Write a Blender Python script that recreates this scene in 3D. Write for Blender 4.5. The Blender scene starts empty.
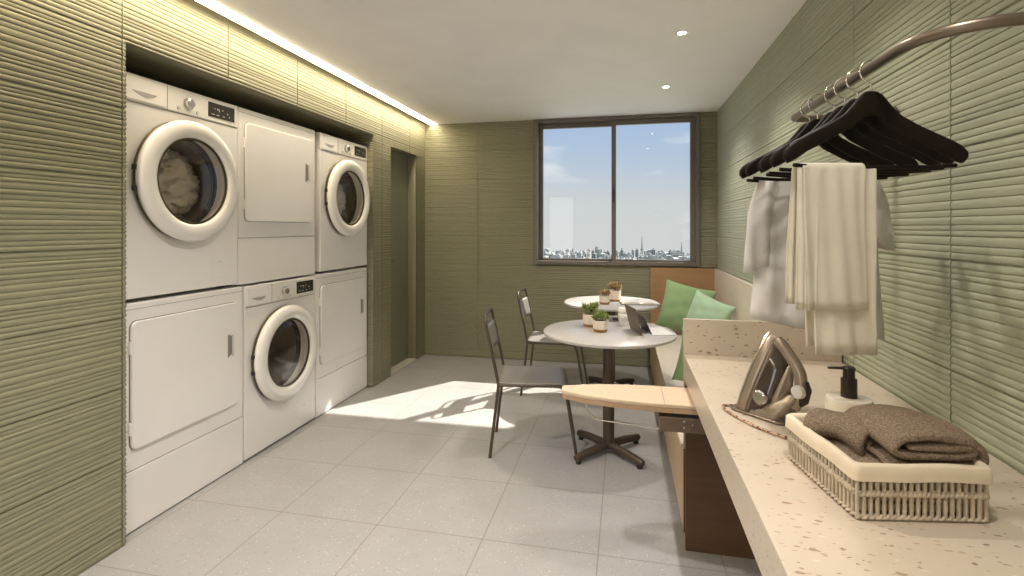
import bpy, bmesh, math, random
from mathutils import Vector, Matrix
PI = math.pi
C = bpy.context.scene.collection
S = bpy.context.scene

# ------------------------------------------------------------------ camera
TH = math.atan(112 / 510)
cam = bpy.data.objects.new('camera', bpy.data.cameras.new('camera'))
C.objects.link(cam)
cam.location = (0, 0, 1.37)
cam.rotation_euler = (PI / 2, 0, TH)
cam.data.sensor_width = 36
cam.data.lens = 36 * 510 / 1024
cam.data.shift_y = -60.5 / 1024
cam.data.clip_start = .05
cam.data.clip_end = 3000
S.camera = cam
S.view_settings.view_transform = 'Standard'
S.view_settings.look = 'None'
S.view_settings.exposure = 0
S.view_settings.gamma = 1
S.view_settings.use_curve_mapping = False
S.cycles.use_denoising = True
S.cycles.max_bounces = 10
S.cycles.diffuse_bounces = 6
S.cycles.glossy_bounces = 4
S.cycles.transparent_max_bounces = 12
S.cycles.sample_clamp_indirect = 6
S.cycles.caustics_reflective = False
S.cycles.caustics_refractive = False

# ------------------------------------------------------------------ node helper
class NT:
    def __init__(s, tree):
        s.t = tree; tree.nodes.clear()
    def n(s, kind, **kw):
        nd = s.t.nodes.new(kind)
        for k, v in kw.items():
            if k.startswith('i_'):
                key = k[2:]
                key = int(key) if key.isdigit() else key.replace('_', ' ')
                nd.inputs[key].default_value = v
            else: setattr(nd, k, v)
        return nd
    def l(s, a, b): s.t.links.new(a, b)
    def math(s, op, a, b=None):
        nd = s.n('ShaderNodeMath', operation=op)
        for i, v in enumerate((a, b)):
            if v is None: continue
            if isinstance(v, (int, float)): nd.inputs[i].default_value = v
            else: s.l(v, nd.inputs[i])
        return nd.outputs[0]
    def mix(s, f, a, b):
        nd = s.n('ShaderNodeMix', data_type='RGBA')
        for i, v in ((0, f), (6, a), (7, b)):
            if isinstance(v, (int, float)): nd.inputs[i].default_value = v
            elif isinstance(v, tuple): nd.inputs[i].default_value = (*v[:3], 1)
            else: s.l(v, nd.inputs[i])
        return nd.outputs[2]
    def ramp(s, fac, stops):
        nd = s.n('ShaderNodeValToRGB')
        e = nd.color_ramp.elements
        while len(e) < len(stops): e.new(.5)
        for k, (p, c) in enumerate(stops):
            e[k].position = p; e[k].color = (*c, 1) if isinstance(c, tuple) else (c, c, c, 1)
        s.l(fac, nd.inputs[0])
        return nd.outputs[0]

# ------------------------------------------------------------------ world sky
W = bpy.data.worlds.new('sky'); S.world = W; W.use_nodes = True
w = NT(W.node_tree)
tc = w.n('ShaderNodeTexCoord')
sep = w.n('ShaderNodeSeparateXYZ'); w.l(tc.outputs['Generated'], sep.inputs[0])
grad = w.ramp(sep.outputs[2], [(0.0, (.60, .615, .61)), (.05, (.585, .61, .62)), (.14, (.43, .53, .67)), (.32, (.27, .42, .70)), (.7, (.18, .33, .62))])
cm = w.n('ShaderNodeMapping'); cm.inputs['Scale'].default_value = (3.2, 3.2, 12); w.l(tc.outputs['Generated'], cm.inputs[0])
cn = w.n('ShaderNodeTexNoise'); cn.inputs['Scale'].default_value = 1.7; cn.inputs['Detail'].default_value = 7; cn.inputs['Roughness'].default_value = .55
w.l(cm.outputs[0], cn.inputs['Vector'])
cl = w.ramp(cn.outputs[0], [(.56, 0.0), (.74, .7)])
skyc = w.mix(cl, grad, (.82, .83, .84))
bg = w.n('ShaderNodeBackground'); w.l(skyc, bg.inputs[0]); bg.inputs[1].default_value = 1.12
wo = w.n('ShaderNodeOutputWorld'); w.l(bg.outputs[0], wo.inputs[0])

# ------------------------------------------------------------------ sun and ceiling spot lamps
sun = bpy.data.objects.new('sun', bpy.data.lights.new('sun', 'SUN'))
C.objects.link(sun)
sun.rotation_euler = Vector((-.60, -.79, -1)).to_track_quat('-Z', 'Y').to_euler()
sun.data.energy = 12; sun.data.color = (1, .93, .82); sun.data.angle = .012
LED_STRENGTH = 36
LED_COLOR = (1, .85, .60)
SPOT_POWER = 66
FILL_STRENGTH = 4.2
SPOT_COLOR = (1, .93, .86)

# ------------------------------------------------------------------ materials
def pbr(name, color, rough=.5, metal=0, spec=.5, coat=0, sss=0):
    m = bpy.data.materials.new(name); m.use_nodes = True
    t = NT(m.node_tree)
    b = t.n('ShaderNodeBsdfPrincipled'); o = t.n('ShaderNodeOutputMaterial'); t.l(b.outputs[0], o.inputs[0])
    b.inputs['Base Color'].default_value = (*color, 1); b.inputs['Roughness'].default_value = rough
    b.inputs['Metallic'].default_value = metal; b.inputs['Specular IOR Level'].default_value = spec
    b.inputs['Coat Weight'].default_value = coat
    return m, t, b
def coords(t, kind='Object', scale=(1, 1, 1)):
    tc = t.n('ShaderNodeTexCoord'); mp = t.n('ShaderNodeMapping'); mp.inputs['Scale'].default_value = scale
    t.l(tc.outputs[kind], mp.inputs[0]); return mp.outputs[0]
def noise(t, vec, scale, detail=3, rough=.5):
    n = t.n('ShaderNodeTexNoise'); t.l(vec, n.inputs['Vector'])
    n.inputs['Scale'].default_value = scale; n.inputs['Detail'].default_value = detail; n.inputs['Roughness'].default_value = rough
    return n.outputs[0]
def bump(t, b, h, strength=.3, dist=.002):
    bp = t.n('ShaderNodeBump'); bp.inputs['Strength'].default_value = strength; bp.inputs['Distance'].default_value = dist
    t.l(h, bp.inputs['Height']); t.l(bp.outputs[0], b.inputs['Normal'])
def speckled(name, base, dark=.9, light=1.08, scale=60, rough=.45, nscale=300):
    "matt finish with a faint mottling"
    m, t, b = pbr(name, base, rough)
    v = coords(t)
    f = noise(t, v, scale, 4)
    c = t.mix(t.ramp(f, [(.35, 0.0), (.65, 1.0)]), tuple(x * dark for x in base), tuple(min(1, x * light) for x in base))
    t.l(c, b.inputs['Base Color'])
    bump(t, b, noise(t, v, nscale, 2), .12, .001)
    return m
M = {}
# ribbed stone tile
def tile_mat(name, c0, c1, c2):
    m, t, b = pbr(name, c0, .55)
    v = coords(t, scale=(1, 1, 1))
    f1 = noise(t, v, 2.2, 4); f2 = noise(t, coords(t, scale=(6, 6, 60)), 3, 4, .6)
    c = t.mix(t.ramp(f1, [(.3, 0.0), (.7, 1.0)]), c0, c1)
    c = t.mix(t.ramp(f2, [(.3, 0.0), (.75, 1.0)]), c, c2)
    t.l(c, b.inputs['Base Color']); bump(t, b, noise(t, v, 160, 3), .35, .002)
    return m
M['tile'] = tile_mat('ribbed_tile_olive', (.222, .215, .136), (.262, .250, .160), (.292, .28, .188))
M['tile_daylit'] = tile_mat('ribbed_tile_daylit', (.295, .310, .215), (.325, .335, .232), (.36, .37, .27))  # same olive tile, the daylight tint put into its colour
# floor tiles
def terrazzo(name, base, chips, joints=None, scale=1.0, rough=.35, thr=.33, stretch=(1, 1, 1)):
    m, t, b = pbr(name, base, rough)
    v = coords(t, scale=stretch)
    col = t.mix(t.ramp(noise(t, v, 5, 4), [(.3, 0.0), (.7, 1.0)]), tuple(x * .95 for x in base), tuple(min(1, x * 1.04) for x in base))
    for k, (cc, sc, th) in enumerate(chips):
        mp = t.n('ShaderNodeMapping'); mp.inputs['Location'].default_value = (k * 3.7, k * 1.3, k * 2.1); t.l(v, mp.inputs[0])
        dn = t.n('ShaderNodeTexNoise'); dn.inputs['Scale'].default_value = sc * 2; t.l(mp.outputs[0], dn.inputs['Vector'])
        ad = t.n('ShaderNodeVectorMath', operation='ADD'); t.l(mp.outputs[0], ad.inputs[0])
        sc2 = t.n('ShaderNodeVectorMath', operation='SCALE'); t.l(dn.outputs['Color'], sc2.inputs[0]); sc2.inputs['Scale'].default_value = .6 / sc
        t.l(sc2.outputs[0], ad.inputs[1])
        vo = t.n('ShaderNodeTexVoronoi'); vo.inputs['Scale'].default_value = sc; t.l(ad.outputs[0], vo.inputs['Vector'])
        rs = t.n('ShaderNodeSeparateColor'); t.l(vo.outputs['Color'], rs.inputs[0])
        size = t.math('MULTIPLY', rs.outputs[0], th)
        mask = t.math('LESS_THAN', vo.outputs['Distance'], size)
        keep = t.math('GREATER_THAN', rs.outputs[1], .45)
        col = t.mix(t.math('MULTIPLY', t.math('MULTIPLY', mask, keep), .8), col, cc)
    if joints:
        x0, y0, st = joints
        sp = t.n('ShaderNodeSeparateXYZ'); t.l(coords(t), sp.inputs[0])
        def ln(sock, off):
            a = t.math('DIVIDE', t.math('SUBTRACT', sock, off), st)
            a = t.math('ABSOLUTE', t.math('SUBTRACT', a, t.math('ROUND', a)))
            return t.math('LESS_THAN', a, .0026 / st)
        j = t.math('MAXIMUM', ln(sp.outputs[0], x0), ln(sp.outputs[1], y0))
        col = t.mix(j, col, (.26, .235, .21))
        bump(t, b, t.math('SUBTRACT', 1.0, j), .5, .002)
    t.l(col, b.inputs['Base Color'])
    return m
M['floor'] = terrazzo('porcelain_floor', (.360, .350, .352), [((.31, .28, .265), 55, .32), ((.54, .52, .50), 70, .30), ((.29, .26, .24), 110, .3)], (-.106, 2.162, .502), rough=.42)
M['terrazzo'] = terrazzo('counter_terrazzo', (.51, .435, .345), [((.25, .165, .105), 44, .26), ((.57, .51, .43), 50, .22), ((.15, .10, .07), 60, .24), ((.38, .26, .17), 85, .34)], rough=.3, stretch=(.62, 1.25, 1))
M['tabletop'] = terrazzo('tabletop_terrazzo', (.46, .435, .415), [((.42, .39, .36), 60, .25), ((.62, .60, .58), 60, .3)], rough=.3)
M['ceiling'] = speckled('ceiling_paint', (.88, .865, .865), .98, 1.02, 3, .7, 500)
M['white'] = speckled('white_enamel', (.90, .87, .845), .985, 1.01, 4, .28, 200)
M['white_gloss'] = pbr('white_gloss_plastic', (.88, .855, .81), .2, coat=.3)[0]
M['seam'] = pbr('seam_shadow', (.25, .23, .20), .7)[0]  # dark tone standing in for shade in panel gaps and recesses
M['white_grey'] = pbr('pale_grey_plastic', (.60, .585, .56), .3)[0]
M['grip_grey'] = pbr('drawer_grip_grey', (.42, .40, .37), .4)[0]
M['chrome'] = pbr('chrome', (.75, .72, .68), .18, 1)[0]
M['display'] = pbr('display_glass', (.035, .028, .022), .12, coat=.5)[0]
M['icon'] = pbr('icon_print', (.65, .62, .56), .5)[0]
M['rubber'] = pbr('black_rubber', (.03, .028, .025), .6)[0]
M['gasket'] = pbr('bronze_gasket', (.10, .08, .045), .4, .4)[0]
M['drum'] = pbr('drum_steel', (.46, .42, .38), .5, .25)[0]
M['bronze'] = pbr('bronze_steel', (.080, .058, .042), .42, .3)[0]
M['rod'] = pbr('brushed_bronze_rod', (.21, .17, .13), .36, .8)[0]
M['seatmetal'] = pbr('grey_metal_sheet', (.27, .245, .225), .38, .25)[0]
M['frame'] = speckled('window_frame_bronze', (.145, .125, .105), .95, 1.05, 20, .42)
M['doorpaint'] = speckled('door_paint', (.20, .205, .145), .95, 1.05, 3, .45)
M['threshold'] = pbr('threshold_stone', (.60, .56, .48), .5)[0]
M['hanger'] = speckled('dark_walnut', (.010, .0065, .0045), .8, 1.3, 20, .55)
M['hanger'].node_tree.nodes['Principled BSDF'].inputs['Specular IOR Level'].default_value = .15
M['black'] = pbr('black_plastic', (.022, .014, .011), .35)[0]
M['slot'] = pbr('slot_paint', (.30, .29, .20), .7)[0]
def wood(name, base, dark, axis='Y', rough=.4):
    m, t, b = pbr(name, base, rough)
    sc = {'X': (1.2, 14, 14), 'Y': (14, 1.2, 14), 'Z': (14, 14, 1.2)}[axis]
    v = coords(t, scale=sc)
    f = noise(t, v, 2.4, 6, .62)
    t.l(t.mix(t.ramp(f, [(.30, 0.0), (.70, 1.0)]), dark, base), b.inputs['Base Color'])
    bump(t, b, f, .08, .001)
    return m
M['oak'] = wood('oak_veneer', (.56, .42, .26), (.49, .35, .21), 'Y', .42)
M['oak_shaded'] = wood('oak_veneer_across_shaded', (.41, .245, .13), (.33, .185, .09), 'X', .42)  # same oak, darkened in colour for the shaded far backrest
M['pale'] = wood('oak_veneer_lit', (.64, .565, .48), (.60, .52, .43), 'Y', .4)  # same oak, window light sheen painted as a paler colour
M['dark_oak'] = wood('dark_oak_veneer', (.125, .065, .030), (.09, .045, .020), 'X', .45)
M['cork'] = wood('cork_wood', (.42, .24, .10), (.34, .18, .07), 'X', .6)
M['board_cloth'] = speckled('board_cloth', (.55, .42, .30), .97, 1.03, 90, .85)
M['board_edge'] = wood('board_edge', (.42, .28, .17), (.36, .23, .13), 'X', .6)
M['board_box'] = speckled('brown_metal', (.12, .085, .055), .9, 1.1, 30, .4)
def fabric(name, col, sc=220, trans=0.0, rough=.85, st=.25):
    m, t, b = pbr(name, col, rough, spec=.2)
    v = coords(t)
    t.l(t.mix(t.ramp(noise(t, v, 14, 3), [(.3, 0.0), (.7, 1.0)]), tuple(x * .94 for x in col), tuple(min(1, x * 1.05) for x in col)), b.inputs['Base Color'])
    bump(t, b, noise(t, v, sc, 3), st, .002)
    b.inputs['Sheen Weight'].default_value = .15
    if trans:
        tr = t.n('ShaderNodeBsdfTranslucent'); tr.inputs[0].default_value = (*col, 1)
        mx = t.n('ShaderNodeMixShader'); mx.inputs[0].default_value = trans
        out = [n for n in t.t.nodes if n.type == 'OUTPUT_MATERIAL'][0]
        t.l(b.outputs[0], mx.inputs[1]); t.l(tr.outputs[0], mx.inputs[2]); t.l(mx.outputs[0], out.inputs[0])
    return m
M['green'] = fabric('green_cushion_fabric', (.26, .385, .19), 260)
M['mint'] = fabric('mint_cushion_fabric', (.35, .50, .345), 260)
M['shirt'] = fabric('white_cotton', (.80, .78, .76), 300, .3)
M['cream'] = fabric('cream_cotton', (.78, .735, .62), 300, .25)
M['liner'] = fabric('liner_linen', (.62, .53, .40), 320)
M['wicker'] = speckled('wicker', (.46, .385, .29), .82, 1.1, 40, .6)
m, t, b = pbr('taupe_terry', (.26, .19, .135), .95, spec=.1)
v = coords(t); tn_ = noise(t, v, 260, 4, .7)
t.l(t.mix(t.ramp(tn_, [(.35, 0.0), (.65, 1.0)]), (.155, .108, .072), (.36, .275, .20)), b.inputs['Base Color']); bump(t, b, tn_, 1.0, .006); M['towel'] = m
M['laundry'] = fabric('white_laundry', (.72, .69, .65), 200)
M['pot'] = speckled('pot_ceramic', (.72, .63, .54), .97, 1.03, 30, .5)
M['leaf'] = speckled('succulent_leaf', (.20, .25, .07), .6, 1.6, 60, .5)
M['leafbrown'] = speckled('brown_succulent_leaf', (.25, .18, .075), .5, 1.7, 60, .5)
M['soil'] = speckled('soil', (.09, .06, .04), .7, 1.3, 80, .9)
M['cup'] = pbr('cup_paper', (.74, .72, .69), .5)[0]
M['paper'] = speckled('paper', (.80, .78, .72), .97, 1.02, 10, .7)
M['tabletback'] = pbr('tablet_back_brown', (.14, .105, .08), .45, .3)[0]
M['keyboard'] = pbr('pale_keyboard', (.66, .66, .68), .4)[0]
M['darkcover'] = pbr('dark_cover', (.10, .085, .06), .5)[0]
M['ceramic'] = pbr('white_ceramic', (.72, .65, .54), .35)[0]
M['iron_body'] = pbr('iron_champagne', (.33, .27, .21), .28, .5)[0]
M['iron_trim'] = pbr('iron_bronze', (.20, .155, .115), .25, .6)[0]
m, t, b = pbr('iron_tank', (.05, .034, .028), .08, coat=.5); M['iron_tank'] = m
M['sole'] = pbr('sole_steel', (.62, .56, .48), .25, .95)[0]
m, t, b = pbr('braided_cord', (.3, .1, .05), .8)
wv = t.n('ShaderNodeTexVoronoi'); wv.inputs['Scale'].default_value = 150; t.l(coords(t), wv.inputs['Vector'])
t.l(t.ramp(wv.outputs['Distance'], [(.40, (.07, .018, .012)), (.50, (.45, .30, .20))]), b.inputs['Base Color']); M['cord'] = m
def emis(name, col, st):
    m = bpy.data.materials.new(name); m.use_nodes = True; t = NT(m.node_tree)
    e = t.n('ShaderNodeEmission'); e.inputs[0].default_value = (*col, 1); e.inputs[1].default_value = st
    o = t.n('ShaderNodeOutputMaterial'); t.l(e.outputs[0], o.inputs[0]); return m
M['led'] = emis('led_strip_light', LED_COLOR, LED_STRENGTH)
M['fill_pane'] = emis('frosted_pane_fill_light', (1, .97, .95), FILL_STRENGTH)  # added glow that fills the room from behind the viewer
M['spotlamp'] = emis('spot_lamp_face', (1, .93, .82), 30)
def glass(name, tint, refl, rough=.02):
    m = bpy.data.materials.new(name); m.use_nodes = True; t = NT(m.node_tree)
    tr = t.n('ShaderNodeBsdfTransparent'); tr.inputs[0].default_value = (*tint, 1)
    gl = t.n('ShaderNodeBsdfGlossy'); gl.inputs['Roughness'].default_value = rough
    lw = t.n('ShaderNodeLayerWeight'); lw.inputs[0].default_value = .5
    fac = t.math('ADD', t.math('MULTIPLY', t.math('POWER', lw.outputs['Facing'], 4.0), .7), .04)
    mx = t.n('ShaderNodeMixShader'); t.l(t.math('MULTIPLY', fac, refl), mx.inputs[0])
    t.l(tr.outputs[0], mx.inputs[1]); t.l(gl.outputs[0], mx.inputs[2])
    o = t.n('ShaderNodeOutputMaterial'); t.l(mx.outputs[0], o.inputs[0]); return m
M['glass'] = glass('window_glass', (.97, .98, .98), .35)
M['doorglass'] = glass('porthole_glass', (.92, .88, .82), 1.2, .04)

# ------------------------------------------------------------------ mesh helpers
def box(bm, x0, x1, y0, y1, z0, z1, mi=0):
    v = [bm.verts.new((x, y, z)) for x in (x0, x1) for y in (y0, y1) for z in (z0, z1)]
    for f in ((0, 1, 3, 2), (4, 6, 7, 5), (0, 4, 5, 1), (2, 3, 7, 6), (0, 2, 6, 4), (1, 5, 7, 3)):
        fc = bm.faces.new([v[i] for i in f]); fc.material_index = mi
def loft(bm, rings, closed=True, cap0=True, cap1=True, mi=0):
    R = [[bm.verts.new(p) for p in r] for r in rings]
    for a, b in zip(R[:-1], R[1:]):
        n = len(a)
        for i in range(n if closed else n - 1):
            j = (i + 1) % n
            bm.faces.new((a[i], a[j], b[j], b[i])).material_index = mi
    if closed and cap0: bm.faces.new(R[0][::-1]).material_index = mi
    if closed and cap1: bm.faces.new(R[-1]).material_index = mi
    return R
def lathe(bm, prof, n=40, M4=None, cap0=True, cap1=True):
    rings = []
    for r, z in prof:
        ring = [Vector((r * math.cos(2 * PI * i / n), r * math.sin(2 * PI * i / n), z)) for i in range(n)]
        if M4: ring = [M4 @ p for p in ring]
        rings.append(ring)
    loft(bm, rings, True, cap0, cap1)
def tube(bm, pts, r, n=10, closed=False, flat=None):
    pts = [Vector(p) for p in pts]; m = len(pts); rings = []
    tan = []
    for i in range(m):
        a = pts[(i - 1) % m] if (closed or i) else pts[0]; b = pts[(i + 1) % m] if (closed or i < m - 1) else pts[-1]
        tan.append((b - a).normalized())
    up = Vector((0, 0, 1)) if abs(tan[0].z) < .9 else Vector((1, 0, 0))
    nrm = (up - tan[0] * up.dot(tan[0])).normalized()
    for i in range(m):
        nrm = (nrm - tan[i] * nrm.dot(tan[i])).normalized(); bi = tan[i].cross(nrm)
        rr = r[i] if isinstance(r, (list, tuple)) else r
        fx, fy = flat or (1, 1)
        rings.append([pts[i] + nrm * rr * fx * math.cos(2 * PI * k / n) + bi * rr * fy * math.sin(2 * PI * k / n) for k in range(n)])
    if closed: rings.append(rings[0]); loft(bm, rings, True, False, False)
    else: loft(bm, rings)
def fillet(pts, rad, n=6):
    pts = [Vector(p) for p in pts]; out = [pts[0]]
    for i in range(1, len(pts) - 1):
        a, b, c = pts[i - 1], pts[i], pts[i + 1]
        rr = rad[i - 1] if isinstance(rad, (list, tuple)) else rad
        d1, d2 = (a - b), (c - b); k = min(rr, d1.length * .49, d2.length * .49)
        p, q = b + d1.normalized() * k, b + d2.normalized() * k
        for j in range(n + 1):
            s = j / n; out.append(p * (1 - s) ** 2 + b * 2 * s * (1 - s) + q * s * s)
    out.append(pts[-1]); return out
def rrect(w, h, r, n=6, cx=0, cy=0):
    out = []
    for k, (sx, sy) in enumerate(((1, 1), (-1, 1), (-1, -1), (1, -1))):
        for j in range(n + 1):
            a = PI / 2 * (k + j / n)
            out.append((cx + sx * (w / 2 - r) + r * math.cos(a), cy + sy * (h / 2 - r) + r * math.sin(a)))
    return out
def ball(bm, c, r, sub=2, sc=(1, 1, 1)):
    g = bmesh.ops.create_icosphere(bm, subdivisions=sub, radius=r)
    for v in g['verts']: v.co = Vector((v.co.x * sc[0], v.co.y * sc[1], v.co.z * sc[2])) + Vector(c)
def obj(name, bm, mat, parent=None, bevel=0, smooth=35, segs=2, tf=None, solid=0, sub=0):
    bmesh.ops.recalc_face_normals(bm, faces=bm.faces)
    if tf is not None: bm.transform(tf)
    me = bpy.data.meshes.new(name); bm.to_mesh(me); bm.free()
    for mm in (mat if isinstance(mat, (list, tuple)) else [mat]): me.materials.append(M[mm])
    if smooth:
        me.shade_smooth()
        me.set_sharp_from_angle(angle=math.radians(smooth))
    o = bpy.data.objects.new(name, me); C.objects.link(o)
    if parent is not None: o.parent = parent
    if solid:
        md = o.modifiers.new('solid', 'SOLIDIFY'); md.thickness = solid; md.offset = 0
    if bevel:
        md = o.modifiers.new('bevel', 'BEVEL'); md.width = bevel; md.segments = segs; md.limit_method = 'ANGLE'; md.angle_limit = math.radians(40)
        md.harden_normals = False
    if sub:
        md = o.modifiers.new('sub', 'SUBSURF'); md.levels = sub; md.render_levels = sub
    return o
def B(): return bmesh.new()
def tag(o, label=None, cat=None, group=None, kind=None):
    if label: o['label'] = label
    if cat: o['category'] = cat
    if group: o['group'] = group
    if kind: o['kind'] = kind
    return o
def thing(name, label, cat, loc=(0, 0, 0), rz=0, group=None, kind=None):
    o = bpy.data.objects.new(name, None); C.objects.link(o); o.location = loc; o.rotation_euler = (0, 0, rz)
    o.empty_display_size = .05
    return tag(o, label, cat, group, kind)
def copy_tree(o, parent=None, skip=()):
    c = o.copy(); C.objects.link(c)
    if parent is not None: c.parent = parent
    for ch in list(o.children): copy_tree(ch, c)
    return c

# ================================================================== THE ROOM
XL, XR, YB, YN, H = -2.10, .87, 5.18, -1.6, 2.477
rnd = random.Random(3)
# rib profile of one 0.30 m tile: list of (z, height)
def rib_profile():
    z, out = .0035, [(0, -.008), (.0030, -.008)]
    while z < .296:
        wd = rnd.choice((.015, .019, .022, .025)); hgt = rnd.choice((.0034, .0042, .005))
        wd = min(wd, .2985 - z)
        if wd < .006: break
        for s, k in ((0, -.5), (.09, .58), (.30, 1), (.62, .96), (.86, .55)):
            out.append((z + wd * s, hgt * k))
        z += wd
    out.append((.2985, 0)); return out
PROF = rib_profile()
def ribbed(bm, origin, ud, nd, u0, u1, z0, z1, ju=0.0, jw=.6, jz=.08, hs=1.0):
    "ribbed tile skin: u along ud, ribs raised along nd; vertical joints every jw from ju"
    o = Vector(origin); ud = Vector(ud); nd = Vector(nd)
    zs = []
    k = math.floor((z0 - jz) / .3)
    while jz + k * .3 < z1:
        for z, h in PROF:
            zz = jz + k * .3 + z
            if z0 < zz < z1: zs.append((zz, h))
        k += 1
    zs = [(z0, 0)] + zs + [(z1, 0)]
    us = [(u0, 1)]
    j = math.ceil((u0 - ju) / jw)
    while ju + j * jw < u1 - .004:
        c = ju + j * jw
        if c > u0 + .004: us += [(c - .0027, 1), (c - .0025, 0), (c + .0025, 0), (c + .0027, 1)]
        j += 1
    us.append((u1, 1))
    grid = [[bm.verts.new(o + ud * u + nd * (h * hs if f else -.007) + Vector((0, 0, z))) for (u, f) in us] for (z, h) in zs]
    for a, b in zip(grid[:-1], grid[1:]):
        for i in range(len(us) - 1):
            bm.faces.new((a[i], a[i + 1], b[i + 1], b[i]))
N0, N1, NH, ND = 1.79, 4.02, 2.17, -2.93     # machine niche
D0, D1, DH = 4.35, 4.955, 2.12               # door recess
# left wall
bm = B()
LX = (XL, 0, 0)
for (a, b_, c_, d_) in ((YN, N0, 0, H), (N0, N1, NH, H), (N1, D0, 0, H), (D0, D1, DH, H), (D1, YB, 0, H)):
    ribbed(bm, LX, (0, 1, 0), (1, 0, 0), a, b_, c_, d_, ju=1.774, hs=.6)
ribbed(bm, (0, N1, 0), (1, 0, 0), (0, -1, 0), XL - .5, XL, 0, NH, ju=-9)
ribbed(bm, (0, N0, 0), (1, 0, 0), (0, 1, 0), XL - .5, XL, 0, NH, ju=-9)
bx = lambda *a: box(bm, *a)
bx(-3.1, XL - .009, YN, N0 - .004, 0, 2.6); bx(-3.1, XL - .009, N0 - .004, N1 + .004, NH, 2.6); bx(-3.1, ND, N0 - .004, N1 + .004, 0, NH)
bx(-3.1, XL - .009, N1 + .004, D0, 0, 2.6); bx(-3.1, XL - .009, D0, D1, DH, 2.6); bx(-3.1, XL - .009, D1, YB + .2, 0, 2.6)
bx(-3.1, XL - .2, D0, D1, 0, DH)
tag(obj('wall_left', bm, 'tile'), 'ribbed olive green tiled wall with the laundry niche', 'wall', kind='structure')
# far wall with window opening
WX0, WX1, WZ0, WZ1 = -.907, .713, .995, 2.474
bm = B()
for (a, b_, c_, d_) in ((XL, WX0, 0, H), (WX1, XR, 0, H), (WX0, WX1, 0, WZ0)):
    ribbed(bm, (0, YB, 0), (1, 0, 0), (0, -1, 0), a, b_, c_, d_, ju=-1.505, hs=1.35)
    box(bm, a - (.01 if a == XL else 0), b_ + (.2 if b_ == XR else 0), YB + .011, YB + .16, c_, d_ + (.12 if d_ == H else 0))
box(bm, WX0, WX1, YB + .011, YB + .16, WZ1, 2.6)
tag(obj('wall_far', bm, 'tile'), 'ribbed olive green tiled wall around the window', 'wall', kind='structure')
# right wall
bm = B()
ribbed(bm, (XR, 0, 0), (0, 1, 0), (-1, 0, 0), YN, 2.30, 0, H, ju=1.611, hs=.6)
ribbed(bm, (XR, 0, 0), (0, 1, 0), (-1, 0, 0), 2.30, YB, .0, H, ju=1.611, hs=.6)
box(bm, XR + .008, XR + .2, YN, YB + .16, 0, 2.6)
tag(obj('wall_right', bm, 'tile_daylit'), 'ribbed olive tiled wall, daylight tint in its colour, behind the counter and bench', 'wall', kind='structure')
# near wall behind the camera
bm = B(); box(bm, XL - .2, XR + .2, YN - .15, YN, 0, 2.6)
tag(obj('wall_near', bm, 'ceiling'), 'plain wall behind the viewer', 'wall', kind='structure')
bm = B(); box(bm, -3.1, XR + .2, YN - .15, YB + .16, -.12, 0)
tag(obj('floor', bm, 'floor', smooth=0), 'grey speckled porcelain tile floor', 'floor', kind='structure')
bm = B()
box(bm, -1.958, XR + .2, YN, YB + .1, H, 2.6)
box(bm, XL - .1, -1.958, YN, YB + .1, H + .05, 2.6)
tag(obj('ceiling', bm, 'ceiling', smooth=0), 'white plaster ceiling with light slot', 'ceiling', kind='structure')
# LED channel
t_ = thing('led_strip_light', 'long warm glowing strip light along the left edge of ceiling', 'light', (-1.995, 1.8, H))
bm = B(); box(bm, -.034, .034, -3.35, 3.36, -.006, .006); obj('diffuser', bm, 'led', t_, smooth=0)
bm = B(); box(bm, -.037, -.034, -3.35, 3.36, -.002, .045); box(bm, .034, .037, -3.35, 3.36, -.002, .045); box(bm, -.037, .037, -3.35, 3.36, .006, .045)
obj('housing', bm, 'white_grey', t_, smooth=0)
# ceiling downlights
SP = [(.322, 3.043), (.323, 4.185), (.322, 1.90), (.322, .76), (-.9, 1.5), (-.9, .1), (.322, -.4)]  # the two lamps left of the row are added, unseen fill
for i, (x, y) in enumerate(SP):
    t_ = thing('ceiling_spotlight', {0: 'small round recessed ceiling spotlight, the nearer one to camera', 1: 'small round recessed ceiling spotlight, the one nearer the window'}.get(i, ['', '', 'recessed ceiling spotlight above the iron, outside the picture', 'recessed ceiling spotlight nearest the viewer over the worktop, outside the picture', 'recessed ceiling spotlight added as fill out in the room opposite the basket, outside the picture', 'recessed ceiling spotlight added as fill beside the viewer over open floor, outside the picture', 'recessed ceiling spotlight behind the viewer over the worktop, outside the picture'][i]), 'light', (x, y, H), group='recessed ceiling spotlights')
    bm = B(); lathe(bm, [(.028, -.001), (.036, -.004), (.040, 0), (.040, .0015)], 32, cap0=False, cap1=False); obj('trim_ring', bm, 'white_gloss', t_)
    bm = B(); lathe(bm, [(.0, -.0012), (.022, -.0012)], 24, cap0=False, cap1=True); obj('lamp_face', bm, 'spotlamp', t_, smooth=0)
    L = bpy.data.objects.new('spotlight_beam', bpy.data.lights.new('spot', 'SPOT')); C.objects.link(L)
    L.data.energy = SPOT_POWER * (1.9 if x < 0 else 1.0 if y > 2.5 else .62); L.data.color = SPOT_COLOR; L.data.spot_size = math.radians(120); L.data.spot_blend = .9; L.data.shadow_soft_size = .03
    L.parent = t_; L.location = (0, 0, -.02)
# unseen door placed to mirror in the window; glowing pane added for fill light
d2_ = thing('door_2', 'unseen frosted door with a glowing pane added for fill light, at the near end of the room', 'door', (-1.80, YN, 0), kind='structure')
bm = B()
for a in ((0, .07, 0, 2.16), (.63, .70, 0, 2.16), (.07, .63, 2.08, 2.16), (.07, .63, 0, .12)): box(bm, a[0], a[1], .002, .05, a[2] + .001, a[3])
obj('door_frame', bm, 'frame', d2_, bevel=.002)
bm = B(); box(bm, .07, .63, .018, .026, .121, 2.079); obj('frosted_pane', bm, 'fill_pane', d2_, smooth=0)
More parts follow.
